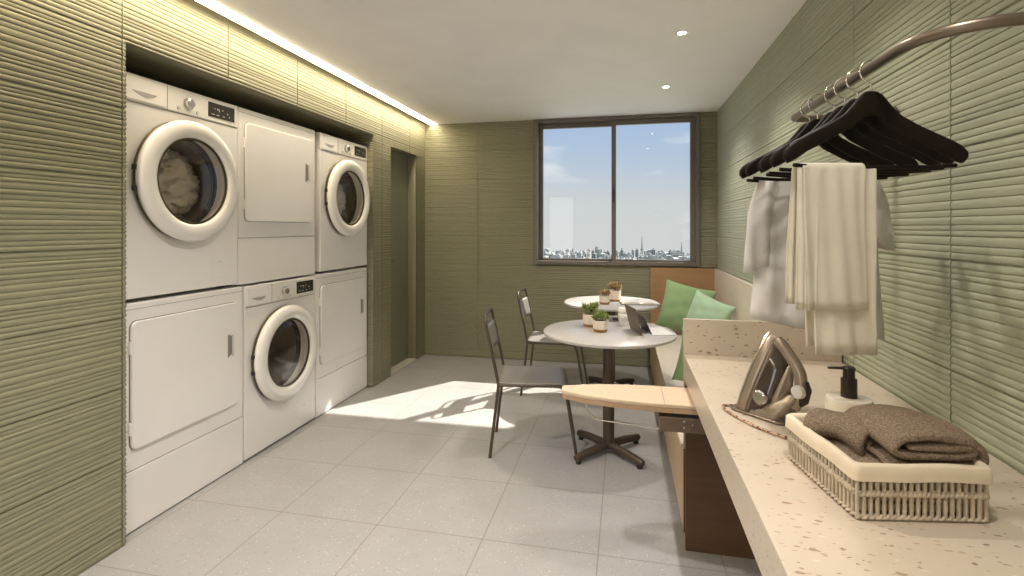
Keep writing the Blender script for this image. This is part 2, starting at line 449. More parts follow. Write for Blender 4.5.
# window
wn = thing('window_1', 'bronze framed two-pane sliding window over the city', 'window', (0, YB, 0), kind='structure')
bm = B()
f = .045
box(bm, WX0, WX0 + f, -.03, .12, WZ0, WZ1); box(bm, WX1 - f, WX1, -.03, .12, WZ0, WZ1)
box(bm, WX0 + f, WX1 - f, -.03, .12, WZ0, WZ0 + .035); box(bm, WX0 + f, WX1 - f, -.03, .12, WZ1 - .035, WZ1)
obj('window_frame', bm, 'frame', wn, bevel=.002)
for (a, b_, yy) in ((WX0 + f, -.078, .055), (-.122, WX1 - f, .005)):
    bm = B(); s = .042
    box(bm, a, a + s, yy, yy + .04, WZ0 + .035, WZ1 - .035); box(bm, b_ - s, b_, yy, yy + .04, WZ0 + .035, WZ1 - .035)
    zz = .022; tp = .048
    box(bm, a + s, b_ - s, yy, yy + .04, WZ0 + .035, WZ0 + .035 + zz); box(bm, a + s, b_ - s, yy, yy + .04, WZ1 - .035 - tp, WZ1 - .035)
    sa = obj('sash', bm, 'frame', wn, bevel=.002)
    bm = B(); box(bm, a + s - .005, b_ - s + .005, yy + .018, yy + .022, WZ0 + .035 + zz - .004, WZ1 - .035 - tp + .004)
    obj('glass_pane', bm, 'glass', sa, smooth=0)
    if yy < .03:
        bm = B(); box(bm, a + .012, a + .028, yy - .012, yy, 1.62, 1.76); obj('latch', bm, 'rubber', sa, bevel=.003)
# door in the left wall
dr = thing('door_1', 'flush olive grey door recessed in the left wall', 'door', (XL, D0, 0), kind='structure')
bm = B(); box(bm, -.195, -.10, .003, D1 - D0 - .003, .012, DH - .003); obj('leaf', bm, 'doorpaint', dr, bevel=.002)
bm = B(); box(bm, -.195, 0, .003, D1 - D0 - .003, .0005, .011); obj('threshold', bm, 'threshold', dr)
bm = B(); tube(bm, fillet([(-.10, .07, 1.05), (-.055, .07, 1.05), (-.055, .07 + .10, 1.05)], .012), .007, 10); lathe(bm, [(.022, 0), (.022, .006)], 20, Matrix.Translation((-.10, .07, 1.05)) @ Matrix.Rotation(PI / 2, 4, 'Y'))
obj('lever_handle', bm, 'chrome', dr)

# ================================================================== CITY OUTSIDE
m, t, b = pbr('facade_windows', (.6, .6, .58), .8)
v = coords(t)
sp = t.n('ShaderNodeSeparateXYZ'); t.l(v, sp.inputs[0])
def cell(sock, st, w_):
    a = t.math('FRACT', t.math('DIVIDE', sock, st)); return t.math('LESS_THAN', a, w_)
wm = t.math('MULTIPLY', cell(t.math('ADD', sp.outputs[0], sp.outputs[1]), 3.4, .5), cell(sp.outputs[2], 3.2, .5))
oi = t.n('ShaderNodeObjectInfo')
base = t.ramp(oi.outputs['Random'], [(0, (.26, .28, .25)), (.25, (.50, .49, .45)), (.5, (.36, .37, .35)), (.75, (.58, .56, .51)), (1, (.33, .31, .28))])  # distance haze is put into these pale facade tones
t.l(t.mix(wm, base, (.22, .24, .235)), b.inputs['Base Color']); M['facade'] = m
M['cityground'] = speckled('city_haze_ground', (.42, .46, .42), .7, 1.3, .03, .9, 1)
bm = B(); box(bm, -300, 300, 60, 680, -46, -45)
tag(obj('city_ground', bm, 'cityground', smooth=0), 'distant city ground seen far below the window', 'ground', kind='structure')
cr = random.Random(11)
for Y, n, zlo, zhi in ((420, 34, -24.5, -20.5), (500, 42, -27, -21.5), (600, 48, -29, -23.5)):
    xl, xr = -.20 * Y, .165 * Y
    for i in range(n):
        sl = (xr - xl) / n; wd = sl * cr.uniform(.55, .93); x = xl + sl * (i + .5)
        top = cr.uniform(zlo, zhi) + (2.5 if cr.random() < .10 else 0)
        bm = B(); dp = cr.uniform(8, 16); hgt = top + 45
        box(bm, -wd / 2, wd / 2, -dp / 2, dp / 2, 0, hgt)
        k = cr.random()
        if k < .5: box(bm, -wd * .2, wd * .25, -dp * .2, dp * .2, hgt - .2, hgt + cr.uniform(.8, 1.8))
        elif k > .7: box(bm, -wd * .4, wd * .1, -dp * .3, dp * .1, hgt - .2, hgt + 1.1)
        o = tag(obj('city_building', bm, 'facade', smooth=0), 'small hazy city block on the distant skyline through the window', 'building', 'hazy skyline buildings')
        o.location = (x, Y + cr.uniform(-14, 14), -45)
for (px_, Y, top, lab) in ((642, 560, -9.5, 'thin tall mast tower rising over the skyline left of centre of right pane'), (681.5, 560, -16, 'short thin mast on the skyline near the right edge of window')):
    u = (px_ - 512) / 510; d = Y / (math.sin(TH) * u + math.cos(TH)); x = (u * math.cos(TH) - math.sin(TH)) * d
    bm = B(); hgt = top + 45 - .0
    tube(bm, [(0, 0, 0), (0, 0, hgt * .75), (0, 0, hgt + 2)], [1.6, .9, .3], 6); box(bm, -1.6, 1.6, -1.6, 1.6, hgt * .62, hgt * .66)
    tag(obj('radio_mast', bm, 'facade', smooth=0), lab, 'mast').location = (x, Y, -45)

# ================================================================== LAUNDRY MACHINES (front faces local -Y)
def front_tf(z=0, x=0, y=0): return Matrix.Translation((x, y, z)) @ Matrix.Rotation(PI / 2, 4, 'X')   # lathe axis -> -Y
WW, WHt, WD = .69, 1.026, .70
def make_washer(label, filled):
    t_ = thing('washing_machine', label, 'washing machine')
    bm = B()
    hz = .565; R = .235
    # body: shell with a round porthole cut in the front
    w2 = WW / 2; n = 64
    def sq(a):   # point on the square front boundary in direction a
        c, s = math.cos(a), math.sin(a)
        k = 1e9
        if abs(c) > 1e-6: k = min(k, w2 / abs(c))
        if s > 1e-6: k = min(k, (.900 - hz) / s)
        if s < -1e-6: k = min(k, (hz - .012) / -s)
        return (c * k, s * k + hz)
    angs = sorted([2 * PI * i / n for i in range(n)] + [math.atan2(.900 - hz, w2), PI - math.atan2(.900 - hz, w2), PI + math.atan2(hz - .012, w2), 2 * PI - math.atan2(hz - .012, w2)])
    outer = [(sq(a)[0], 0, sq(a)[1]) for a in angs]
    inner = [(R * math.cos(a), 0, R * math.sin(a) + hz) for a in angs]
    inner2 = [(R * .97 * math.cos(a), .05, R * .97 * math.sin(a) + hz) for a in angs]
    back = [(p[0], WD, p[2]) for p in outer]
    loft(bm, [inner2, inner, outer, back], True, False, True)
    box(bm, -w2, w2, .0, WD, .9005, WHt)
    obj('body', bm, 'white', t_, bevel=.004)
    bm = B(); box(bm, -w2 + .002, w2 - .002, -.0012, .0, .8975, .8995); box(bm, -.118, -.1165, -.0052, -.004, .902, WHt - .006)
    obj('panel_seam', bm, 'seam', t_, smooth=0)
    bm = B(); loft(bm, [[(x, -y_, z) for x, z in rrect(WW - .012, .112, .012, cx=0, cy=.961)] for y_ in (.0, .004)])
    obj('control_panel', bm, 'white_gloss', t_)
    bm = B()   # detergent drawer, grip scoop's shade painted as a flat grey plate
    loft(bm, [[(x, -y_, z) for x, z in rrect(.205, .100, .010, cx=-.228, cy=.960)] for y_ in (.0, .0075)])
    dw = obj('detergent_drawer', bm, 'white', t_, bevel=.0015)
    bm = B(); out = [(-.300 + .125 * k / 16, .952 if True else 0) for k in range(17)] + [(-.175 - .125 * k / 16, .952 - .022 * math.sin(PI * (k / 16) ** .8)) for k in range(1, 16)]
    loft(bm, [[(x, -y_, z) for x, z in out] for y_ in (.0072, .009)]); obj('grip_scoop_shade', bm, 'grip_grey', dw)
    bm = B(); lathe(bm, [(.030, 0), (.030, .004), (.024, .006), (.0225, .020), (.019, .0235)], 40, front_tf(.958, .005, -.004))
    box(bm, .003, .007, -.030, -.027, .962, .979)
    obj('dial', bm, 'chrome', t_)
    for bxx in (-.055, .060):
        bm = B(); lathe(bm, [(.009, 0), (.009, .003), (.007, .005)], 20, front_tf(.925, bxx, -.004)); obj('button', bm, 'white_grey', t_)
    bm = B(); loft(bm, [[(x, -y_, z) for x, z in rrect(.185, .078, .003, cx=.222, cy=.963)] for y_ in (.003, .0062)])
    dp = obj('display_panel', bm, 'display', t_)
    bm = B()
    for (x, z, w_, h_) in ((.172, .972, .012, .004), (.192, .972, .004, .010), (.20, .972, .010, .004), (.205, .964, .004, .010), (.228, .972, .009, .004), (.262, .960, .006, .006), (.275, .945, .005, .005), (.160, .940, .020, .003), (.195, .940, .02, .003), (.235, .940, .015, .003)):
        box(bm, x - w_ / 2, x + w_ / 2, -.0068, -.0060, z - h_ / 2, z + h_ / 2)
    obj('display_icons', bm, 'icon', dp, smooth=0)
    # porthole door
    dt = front_tf(hz, 0, 0)
    bm = B(); lathe(bm, [(.296, .004), (.301, .010), (.301, .020), (.296, .026)], 72, dt, cap0=False, cap1=False); lathe(bm, [(.290, .001), (.298, .006)], 72, dt, cap0=False, cap1=False)
    obj('door_gasket', bm, 'gasket', t_)
    bm = B(); lathe(bm, [(.285, .012), (.300, .024), (.303, .036), (.298, .050), (.285, .060), (.262, .066), (.236, .064), (.220, .056), (.214, .040), (.213, .018), (.285, .012)], 80, dt, cap0=False, cap1=False)
    dd = obj('door', bm, 'white_gloss', t_, smooth=60)
    bm = B(); lathe(bm, [(.2155, .040), (.2145, .0475), (.206, .049), (.205, .040)], 72, dt, cap0=False, cap1=False); obj('glass_rim', bm, 'gasket', dd)
    bm = B(); lathe(bm, [(.207, .040), (.200, .046), (.16, .053), (.10, .058), (.05, .060), (.001, .0605)], 56, dt, cap0=False, cap1=True); obj('door_glass', bm, 'doorglass', dd, smooth=80)
    for zz in (.04, -.055):
        bm = B(); box(bm, -.309, -.294, -.030, -.012, hz + zz - .012, hz + zz + .012); obj('hinge', bm, 'rubber', dd, bevel=.002)
    # drum
    bm = B(); lathe(bm, [(.236, -.002), (.232, -.030), (.222, -.045), (.218, -.060)], 56, dt, cap0=False, cap1=False); obj('rubber_bellows', bm, 'rubber', t_)
    bm = B(); lathe(bm, [(.218, -.05), (.262, -.07), (.262, -.40), (.02, -.42), (.001, -.42)], 56, dt, cap0=False, cap1=True); dm = obj('drum', bm, 'drum', t_)
    for k in range(3):
        a = .6 + k * 2 * PI / 3; bm = B()
        q = Vector((math.cos(a), 0, math.sin(a))); s_ = Vector((-math.sin(a), 0, math.cos(a))); c0 = Vector((0, 0, hz))
        loft(bm, [[c0 + q * .262 + s_ * .03 + Vector((0, y_, 0)), c0 + q * .205 + s_ * .008 + Vector((0, y_, 0)), c0 + q * .205 - s_ * .008 + Vector((0, y_, 0)), c0 + q * .262 - s_ * .03 + Vector((0, y_, 0))] for y_ in (.08, .38)])
        obj('drum_paddle', bm, 'drum', dm, bevel=.004)
    bm = B(); loft(bm, [[(x, -y_, z) for x, z in rrect(.11, .105, .006, cx=.21, cy=.115)] for y_ in (.0, .0018)])
    fl = obj('service_flap', bm, 'white', t_, bevel=.0006)
    bm = B(); box(bm, .205, .223, -.0028, -.0018, .145, .150); obj('flap_mark', bm, 'white_grey', fl, smooth=0)
    for sx in (-1, 1):
        for yy in (.06, .64):
            bm = B(); lathe(bm, [(.022, 0), (.022, .010), (.012, .0115), (.012, .0118)], 16, Matrix.Translation((sx * .28, yy, 0))); obj('foot', bm, 'rubber', t_)
    return t_
DWt, DHt = .742, 1.030
def make_dryer(label):
    t_ = thing('tumble_dryer', label, 'tumble dryer')
    w2 = DWt / 2
    bm = B(); box(bm, -w2, w2, 0, WD, .276, DHt); obj('body', bm, 'white', t_, bevel=.008, segs=3)
    bm = B(); box(bm, -w2, w2, .001, WD, .006, .2735); obj('lower_panel', bm, 'white', t_, bevel=.003)
    bm = B(); box(bm, -w2 + .01, w2 - .01, .012, WD - .02, .270, .280); obj('lower_seam', bm, 'seam', t_, smooth=0)
    bm = B(); box(bm, -w2 + .004, w2 - .004, -.0006, .001, 1.0010, 1.0028); obj('top_seam', bm, 'seam', t_, smooth=0)
    bm = B(); cx, cz, dw, dh = -.005, .660, .640, .575
    loft(bm, [[(x, -y_, z) for x, z in rrect(dw - e, dh - e, .030 - e / 2, cx=cx, cy=cz)] for y_, e in ((.0005, .006), (.003, .0), (.012, .0), (.0155, .008))])
    dd = obj('door', bm, 'white', t_, smooth=30)
    bm = B(); loft(bm, [[(x, -y_, z) for x, z in rrect(dw + .006, dh + .006, .033, cx=cx, cy=cz)] for y_ in (.0, .0006)]); obj('door_seam', bm, 'seam', t_, smooth=0)
    bm = B(); hx, hzz = .250, .712
    pl = [(hx - .014, hzz - .066), (hx + .016, hzz - .046), (hx + .016, hzz + .052), (hx - .008, hzz + .066), (hx - .014, hzz + .060)]
    loft(bm, [[(x, -y_, z) for x, z in pl] for y_ in (.0150, .0162)]); h_ = obj('handle_recess_shade', bm, 'seam', dd, smooth=0)  # flat dark plate, the recess shade is in its colour
    bm = B(); box(bm, hx + .016, hx + .024, -.024, -.015, hzz - .060, hzz + .060); obj('handle', bm, 'white_grey', dd, bevel=.003)
    for zz in (.47, .83):
        bm = B(); box(bm, cx - dw / 2 - .010, cx - dw / 2 + .006, -.013, 0, zz - .028, zz + .028); obj('hinge', bm, 'white', dd, bevel=.002)
    return t_
XF = -2.155
def put(o, yc, z): o.location = (XF, yc, z); o.rotation_euler = (0, 0, PI / 2); return o
w1 = put(make_washer('white front loading washer at top left, laundry showing in its porthole', True), 2.163, 1.037)
G = None
d1 = put(make_dryer('white tumble dryer at bottom left, below the top left washer'), 2.181, .0)
w2_ = copy_tree(w1); w2_['label'] = 'white front loading washer in the middle standing on the floor'; put(w2_, 2.910, .0)
w3 = copy_tree(w1); w3['label'] = 'white front loading washer at top right beside the green pillar'; put(w3, 3.665, 1.037)
d2 = copy_tree(d1); d2['label'] = 'white tumble dryer in the upper row between the two top washers'; put(d2, 2.885, 1.034)
d3 = copy_tree(d1); d3['label'] = 'white tumble dryer at bottom right beside the green pillar'; put(d3, 3.640, .0)
for o in (w1, w2_, w3): o['group'] = 'white front loading washers'
for o in (d1, d2, d3): o['group'] = 'white tumble dryers'
def rag(label, y, z, seed):
    from mathutils import noise as mn
    bm = B(); bmesh.ops.create_icosphere(bm, subdivisions=5, radius=1)
    off = Vector((seed * 3.1, seed * 1.7, 0))
    for v in bm.verts:
        d = v.co.normalized(); p = d * 1.5 + off
        w_ = Vector((mn.noise(p * 1.3), mn.noise(p * 1.3 + Vector((9, 0, 0))), mn.noise(p * 1.3 + Vector((0, 9, 0)))))
        rdg = 1 - abs(mn.noise(p * 1.5 + w_ * 1.6)) * 2.6
        r2 = 1 - abs(mn.noise(p * 3.0 + w_ * 2.5)) * 2.0
        k = .80 + .20 * rdg + .08 * r2
        v.co = Vector((d.x * .215 * k, d.y * .135 * k, d.z * .195 * k))
    o = obj('laundry', bm, 'laundry', None, smooth=180)
    o.location = (XF - .20, y + .025, z + .555); o.rotation_euler = (0, 0, PI / 2)
    return tag(o, label, 'laundry', 'clothes inside the upper washers')
rag('white tangled laundry inside the drum of the top left washer', 2.163, 1.037, 5)
rag('white tangled laundry inside the drum of the top right washer', 3.665, 1.037, 8)

# ================================================================== COUNTER, BENCH
CT, CB = .825, .72
bm = B(); box(bm, .251, XR - .009, YN + .05, 2.30, CB, CT)
ct = tag(obj('worktop', bm, 'terrazzo', bevel=.002), 'long cream terrazzo worktop along the right wall', 'worktop')
bm = B(); box(bm, .251, XR - .009, 2.301, 2.319, .4421, .977)
tag(obj('end_panel', bm, 'terrazzo', bevel=.0015), 'upright speckled terrazzo panel at far end of the worktop', 'panel')
bt = thing('bench', 'built-in wooden bench along the wall beyond the worktop', 'bench', (.25, 2.293, 0))
bm = B(); box(bm, .0, .018, .018, YB - 2.293 - .02, .06, .43); obj('front_board', bm, 'oak', bt, bevel=.001)
bm = B(); box(bm, .0, .61, .0, .0175, .06, .42); obj('end_board', bm, 'dark_oak', bt, bevel=.001)
bm = B(); box(bm, .03, .61, .02, YB - 2.293 - .02, .0, .06); box(bm, .012, .61, .006, .02, 0, .06); obj('plinth', bm, 'dark_oak', bt)
bm = B(); box(bm, -.012, .61, .0, YB - 2.293 - .02, .421, .442); obj('seat', bm, 'pale', bt, bevel=.002)
bm = B(); box(bm, .0, .61, YB - 2.293 - .044, YB - 2.293 - .020, .4425, .98); obj('backrest', bm, 'oak_shaded', bt, bevel=.001)
bm = B(); box(bm, .588, .611, .03, YB - 2.293 - .045, .4425, .98); obj('backrest', bm, 'pale', bt, bevel=.001)
# support below the worktop that carries it at bench end
bm = B(); box(bm, .255, XR - .01, 2.27, 2.2925, .0, CB - .0005)
tag(obj('side_panel', bm, 'dark_oak', bevel=.001), 'dark brown wooden side panel standing under the far end of worktop', 'panel')

# ================================================================== IRONING BOARD (pull-out)
ib = thing('ironing_board', 'pull-out beige ironing board sticking out from under the worktop', 'ironing board', (.25, 2.112, 0))
def board_outline(grow=0):
    pts = []
    x_r, x_t = .30, -.490
    for k in range(0, 13):      # far edge towards the tip
        s = k / 12; x = -.08 - (.41) * s
        pts.append((x, .112 - .066 * s ** 2.2 - (.0 if s < .9 else .008)))
    tip = [(-.500, .030), (-.502, .0), (-.498, -.030)]
    near = [(x, -(y)) for x, y in pts[::-1]]
    return [(x_r, .112)] + pts + tip + near + [(x_r, -.112)]
ol = board_outline()
def scaled(o_, k): return [(x * 1.0 if x > .25 else x + (.0), y * k) for x, y in o_]
bm = B(); loft(bm, [[(x, y, z) for x, y in scaled(ol, k)] for z, k in ((.6905, .985), (.693, 1.0), (.702, 1.0), (.7045, .985))]); obj('padded_cover', bm, 'board_cloth', ib, smooth=30)
bm = B(); loft(bm, [[(x + .002 if x < .2 else x, y * .99, z) for x, y in ol] for z in (.672, .690)]); obj('board_base', bm, 'board_edge', ib)
bm = B(); box(bm, -.101, -.0985, -.113, .113, .7044, .7052); obj('fold_seam', bm, 'seam', ib)
bm = B(); box(bm, -.120, .30, -.108, .01, .600, .655); fr = obj('bracket_box', bm, 'board_box', ib, bevel=.002)
bm = B(); box(bm, -.07, .28, -.098, .0, .6555, .6715); obj('slide_rail', bm, 'rubber', ib, bevel=.001)
bm = B()
for (x, z) in ((-.03, .642), (-.03, .620), (.0, .632)): lathe(bm, [(.004, 0), (.004, .0015)], 12, front_tf(z, x, -.108))
obj('screw', bm, 'chrome', fr)
bm = B(); tube(bm, fillet([(-.40, .0, .671), (-.40, .0, .615), (-.36, .0, .585), (-.115, -.03, .578), (-.10, -.03, .60)], .02), .0028, 8); obj('support_wire', bm, 'chrome', ib)

# ================================================================== TABLES
def make_table(label, x, y):
    t_ = thing('round_table', label, 'table', (x, y, 0), group='round cafe tables')
    bm = B(); lathe(bm, [(.0, .722), (.386, .722), (.395, .726), (.395, .738), (.390, .742), (.0, .742)], 96, cap0=False, cap1=False)
    bmesh.ops.remove_doubles(bm, verts=bm.verts, dist=1e-5)
    obj('tabletop', bm, 'tabletop', t_, smooth=40)
    bm = B(); lathe(bm, [(.034, .04), (.034, .700), (.14, .708), (.14, .7215)], 36); obj('pedestal', bm, 'bronze', t_)
    for k in range(4):
        a = PI / 4 + k * PI / 2 + .04; c, s = math.cos(a), math.sin(a); bm = B()
        tube(bm, [(c * .01, s * .01, .052), (c * .15, s * .15, .047), (c * .255, s * .255, .036), (c * .268, s * .268, .034)], [.024, .023, .0215, .017], 14)
        ft = obj('foot', bm, 'bronze', t_)
        bm = B(); lathe(bm, [(.016, .0), (.016, .018)], 14, Matrix.Translation((c * .245, s * .245, 0))); obj('foot_pad', bm, 'rubber', ft)
    return t_
T1, T2 = (-.092, 3.155), (-.105, 4.385)
make_table('round white table in front, holding the cup and the propped tablet', *T1)
make_table('round white table behind by the window, holding the open magazine', *T2)
TZ = .742

# ================================================================== CHAIRS (facing local +X)
def make_chair(label, x, y, rz):
    t_ = thing('metal_chair', label, 'chair', (x, y, 0), rz, 'metal chairs with bent tube frames')
    hw = .190
    for sy in (-1, 1):
        bm = B(); tube(bm, [(-.052, sy * (hw + .004), .0), (-.022, sy * hw, .25), (0, sy * hw, .432)], .0095, 10); lg = obj('leg', bm, 'bronze', t_)
        bm = B(); tube(bm, fillet([(.30, sy * hw, .432), (.385, sy * hw, .430), (.405, sy * hw, .36), (.465, sy * (hw + .004), 0)], [.05, .06]), .0095, 10); obj('leg', bm, 'bronze', t_)
        bm = B(); tube(bm, [(.0, sy * hw, .432), (.30, sy * hw, .432)], .0095, 10); obj('side_rail', bm, 'bronze', t_)
    bm = B()
    pts = [(0, -hw, .430), (-.030, -hw, .58), (-.085, -hw, .835), (-.085, hw, .835), (-.030, hw, .58), (0, hw, .430)]
    tube(bm, fillet(pts, [.05, .065, .065, .05], 8), .0095, 10); obj('back_frame', bm, 'bronze', t_)
    bm = B(); tube(bm, [(.02, -hw, .432), (.02, hw, .432)], .008, 8); tube(bm, [(.37, -hw, .424), (.37, hw, .424)], .008, 8); obj('cross_rail', bm, 'bronze', t_)
    # seat sheet: dished, waterfall front
    bm = B(); rows = []
    prof = [(-.008, .452), (.02, .446), (.12, .443), (.24, .444), (.34, .446), (.375, .443), (.400, .430), (.414, .405), (.420, .382)]
    for k in range(13):
        v_ = -1 + 2 * k / 12; rows.append([(x_, v_ * (hw + .008), z_ - .006 * (1 - v_ * v_)) for x_, z_ in prof])
    loft(bm, rows, closed=False); obj('seat', bm, 'seatmetal', t_, smooth=60, solid=.004)
    bm = B(); rows = []
    for k in range(11):
        v_ = -1 + 2 * k / 10; rows.append([(-.034 - (z_ - .60) * .215 - .020 * (1 - v_ * v_) + .002, v_ * (hw - .004), z_) for z_ in (.605, .63, .68, .73, .755)])
    loft(bm, rows, closed=False); obj('backrest', bm, 'seatmetal', t_, smooth=60, solid=.004)
    return t_
make_chair('grey metal chair with brown tube frame, nearest, at the front table', -.757, 3.135, math.radians(8.5))
make_chair('grey metal chair standing behind, near the window table and green wall', -.772, 4.275, math.radians(1))

# ================================================================== THINGS ON THE TABLES
def leaf(bm, base, d, l, w_, up):
    d = Vector(d).normalized(); side = d.cross(Vector((0, 0, 1))).normalized(); n = side.cross(d)
    rings = []
    for s, ww, lift in ((0, .35, 0), (.35, 1, .10), (.7, .8, .28), (1, .08, .5)):
        c = Vector(base) + d * l * s + Vector((0, 0, 1)) * l * lift * up
        rings.append([c + side * w_ * ww, c + n * w_ * .45 * ww, c - side * w_ * ww, c - n * w_ * .3 * ww])
    loft(bm, rings)
def planter(label, x, y, w_, h_, ph, rz, mat, seed):
    t_ = thing('potted_succulent', label, 'potted plant', (x, y, TZ), rz, 'small potted succulents')
    def oc(r): return [(r * math.cos(PI / 8 + k * PI / 4), r * math.sin(PI / 8 + k * PI / 4)) for k in range(8)]
    k = 1 / math.cos(PI / 8) / 2
    bm = B(); loft(bm, [[(a, b_, z) for a, b_ in oc(w_ * k * s)] for z, s in ((.0, .80), (.004, .86), (.016, 1.0), (.018, 1.0))]); obj('cork_saucer', bm, 'cork', t_, bevel=.001)
    bm = B(); loft(bm, [[(a, b_, z) for a, b_ in oc(w_ * k * s)] for z, s in ((.018, .97), (h_ - .003, 1.0), (h_, .98), (h_, .88), (h_ - .012, .86))], cap1=True); obj('pot', bm, 'pot', t_, bevel=.001)
    bm = B(); lathe(bm, [(w_ * .42, h_ - .011), (w_ * .42, h_ - .006), (.001, h_ - .003)], 16); obj('soil', bm, 'soil', t_)
    r = random.Random(seed); bm = B()
    for c in range(7):
        a0 = c * 2 * PI / 6; rr = w_ * .33 if c else 0; cx, cy = rr * math.cos(a0), rr * math.sin(a0); hh = h_ - .008 + r.uniform(.3, .62) * ph
        tube(bm, [(cx, cy, h_ - .008), (cx * 1.2, cy * 1.2, hh)], .003, 6)
        for j in range(14):
            a = j * 2.4; el = .15 + 1.2 * (j / 14)
            leaf(bm, (cx * 1.2, cy * 1.2, hh - .008 + .009 * j / 14), (math.cos(a) * math.cos(el), math.sin(a) * math.cos(el), math.sin(el)), ph * r.uniform(.36, .52), ph * .12, .5)
    obj('foliage', bm, mat, t_, smooth=60)
    return t_
planter('green succulent in pale pot on front table, the rear one of the pair', -.211, 3.275, .088, .080, .078, .2, 'leaf', 1)
planter('green succulent in small pale pot on front table, nearest of all the plants', -.140, 3.125, .088, .070, .058, .1, 'leaf', 2)
planter('brownish succulent in taller pale pot on the window table', -.075, 4.445, .096, .092, .085, .3, 'leafbrown', 3)
planter('brownish succulent in the smallest pot on the window table', -.156, 4.25, .086, .070, .062, .1, 'leafbrown', 4)
# paper cup
cp = thing('paper_cup', 'white takeaway cup with lid beside the propped tablet', 'cup', (-.004, 3.36, TZ))
bm = B(); lathe(bm, [(.0255, 0), (.0265, .001), (.034, .090), (.0345, .092)], 36); obj('cup_body', bm, 'cup', cp)
bm = B(); lathe(bm, [(.0362, .090), (.0372, .094), (.0362, .098), (.0335, .100), (.0325, .110), (.0305, .112), (.0295, .108), (.0, .108)], 36, cap1=False); obj('lid', bm, 'white_gloss', cp)
bm = B(); lathe(bm, [(.0303, .035), (.0335, .076)], 36, cap0=False, cap1=False); obj('sleeve', bm, 'paper', cp, solid=.001)
# small box behind the cup
sb = thing('small_box', 'small grey box with a dark front behind the white cup', 'box', (-.045, 3.485, TZ), -.05)
bm = B(); box(bm, -.055, .055, -.018, .018, 0, .034); obj('case', bm, 'seatmetal', sb, bevel=.003)
bm = B(); box(bm, -.030, .020, -.0195, -.018, .008, .028); obj('dark_front', bm, 'display', sb)
# tablet propped like a tent with a flat keyboard
tb = thing('tablet', 'brown-backed tablet propped up on the front table with pale keyboard', 'tablet', (.082, 3.147, TZ), math.radians(16))
# local: x to the right (screen side), y along the panel
Rt = Matrix.Rotation(math.radians(-14), 4, 'Y')
bm = B(); box(bm, -.004, .004, -.105, .105, 0.001, .160); obj('screen_back', bm, 'tabletback', tb, bevel=.003, tf=Matrix.Translation((-.012, 0, .002)) @ Rt)
bm = B(); box(bm, .0042, .0050, -.098, .098, 0.008, .153); obj('screen', bm, 'display', tb, tf=Matrix.Translation((-.012, 0, .002)) @ Rt)
bm = B(); box(bm, -.001, .001, -.100, .100, 0, .12); obj('stand_flap', bm, 'tabletback', tb, tf=Matrix.Translation((.055, 0, .001)) @ Matrix.Rotation(math.radians(-26), 4, 'Y'))
bm = B(); box(bm, .0, .185, -.108, .108, .0005, .007); kb = obj('keyboard', bm, 'keyboard', tb, bevel=.002)
bm = B()
for i in range(5):
    for j in range(10): box(bm, .092 + i * .017, .105 + i * .017, -.096 + j * .0194, -.080 + j * .0194, .007, .0082)
obj('keys', bm, 'cup', kb, smooth=0)
# open magazine on table 2
mg = thing('open_magazine', 'open magazine with dark cover lying on the window table', 'magazine', (.125, 4.36, TZ), .12)
bm = B(); box(bm, -.163, .163, -.112, .112, 0, .004); obj('cover', bm, 'darkcover', mg)
for s in (-1, 1):
    bm = B(); rows = []
    for k in range(9):
        u = k / 8; x = s * .150 * u; z = .006 + .022 * math.sin(PI * min(1, u * 1.02)) ** .8 * (1 - .4 * u)
        rows.append([(x, -.10, .0041), (x, -.10, z), (x, .10, z), (x, .10, .0041)])
    loft(bm, rows); obj('page_block', bm, 'paper', mg)

# ================================================================== CUSHIONS
def cushion(label, loc, rot, size, thick, mat, seed, group='green cushions on the bench'):
    r = random.Random(seed); N = 28; bm = B()
    ph = [r.uniform(0, 6) for _ in range(6)]
    def P_(u, v, s):
        e = .085
        x = u * (1 - e * (1 - v * v) * abs(u) ** 1.5); y = v * (1 - e * (1 - u * u) * abs(v) ** 1.5)
        th = max(0, (1 - u * u) * (1 - v * v)) ** .42
        wr = .035 * math.sin(7 * u + 3 * v + ph[0]) * math.sin(5 * v + ph[1]) + .03 * math.sin(11 * v - 4 * u + ph[2])
        return (x * size / 2, s * thick / 2 * th * (1 + wr), y * size / 2)
    for s in (-1, 1):
        g = [[bm.verts.new(P_(-1 + 2 * i / N, -1 + 2 * j / N, s)) for i in range(N + 1)] for j in range(N + 1)]
        for j in range(N):
            for i in range(N): bm.faces.new((g[j][i], g[j][i + 1], g[j + 1][i + 1], g[j + 1][i]))
    bmesh.ops.remove_doubles(bm, verts=bm.verts, dist=1e-4)
    o = obj('cushion', bm, mat, None, smooth=80); o.location = loc; o.rotation_euler = rot
    return tag(o, label, 'cushion', group)
cushion('large green cushion propped in the corner under the window', (.525, 4.66, .665), (math.radians(-16), math.radians(13), math.radians(-8)), .43, .15, 'green', 1)
cushion('lighter mint green cushion leaning on the wall in front of the corner one', (.640, 4.24, .650), (math.radians(-10), math.radians(17), math.radians(-42)), .36, .14, 'mint', 2)
cushion('green cushion half hidden behind the terrazzo end panel', (.490, 3.05, .640), (math.radians(12), math.radians(9), math.radians(-4)), .39, .14, 'green', 3)

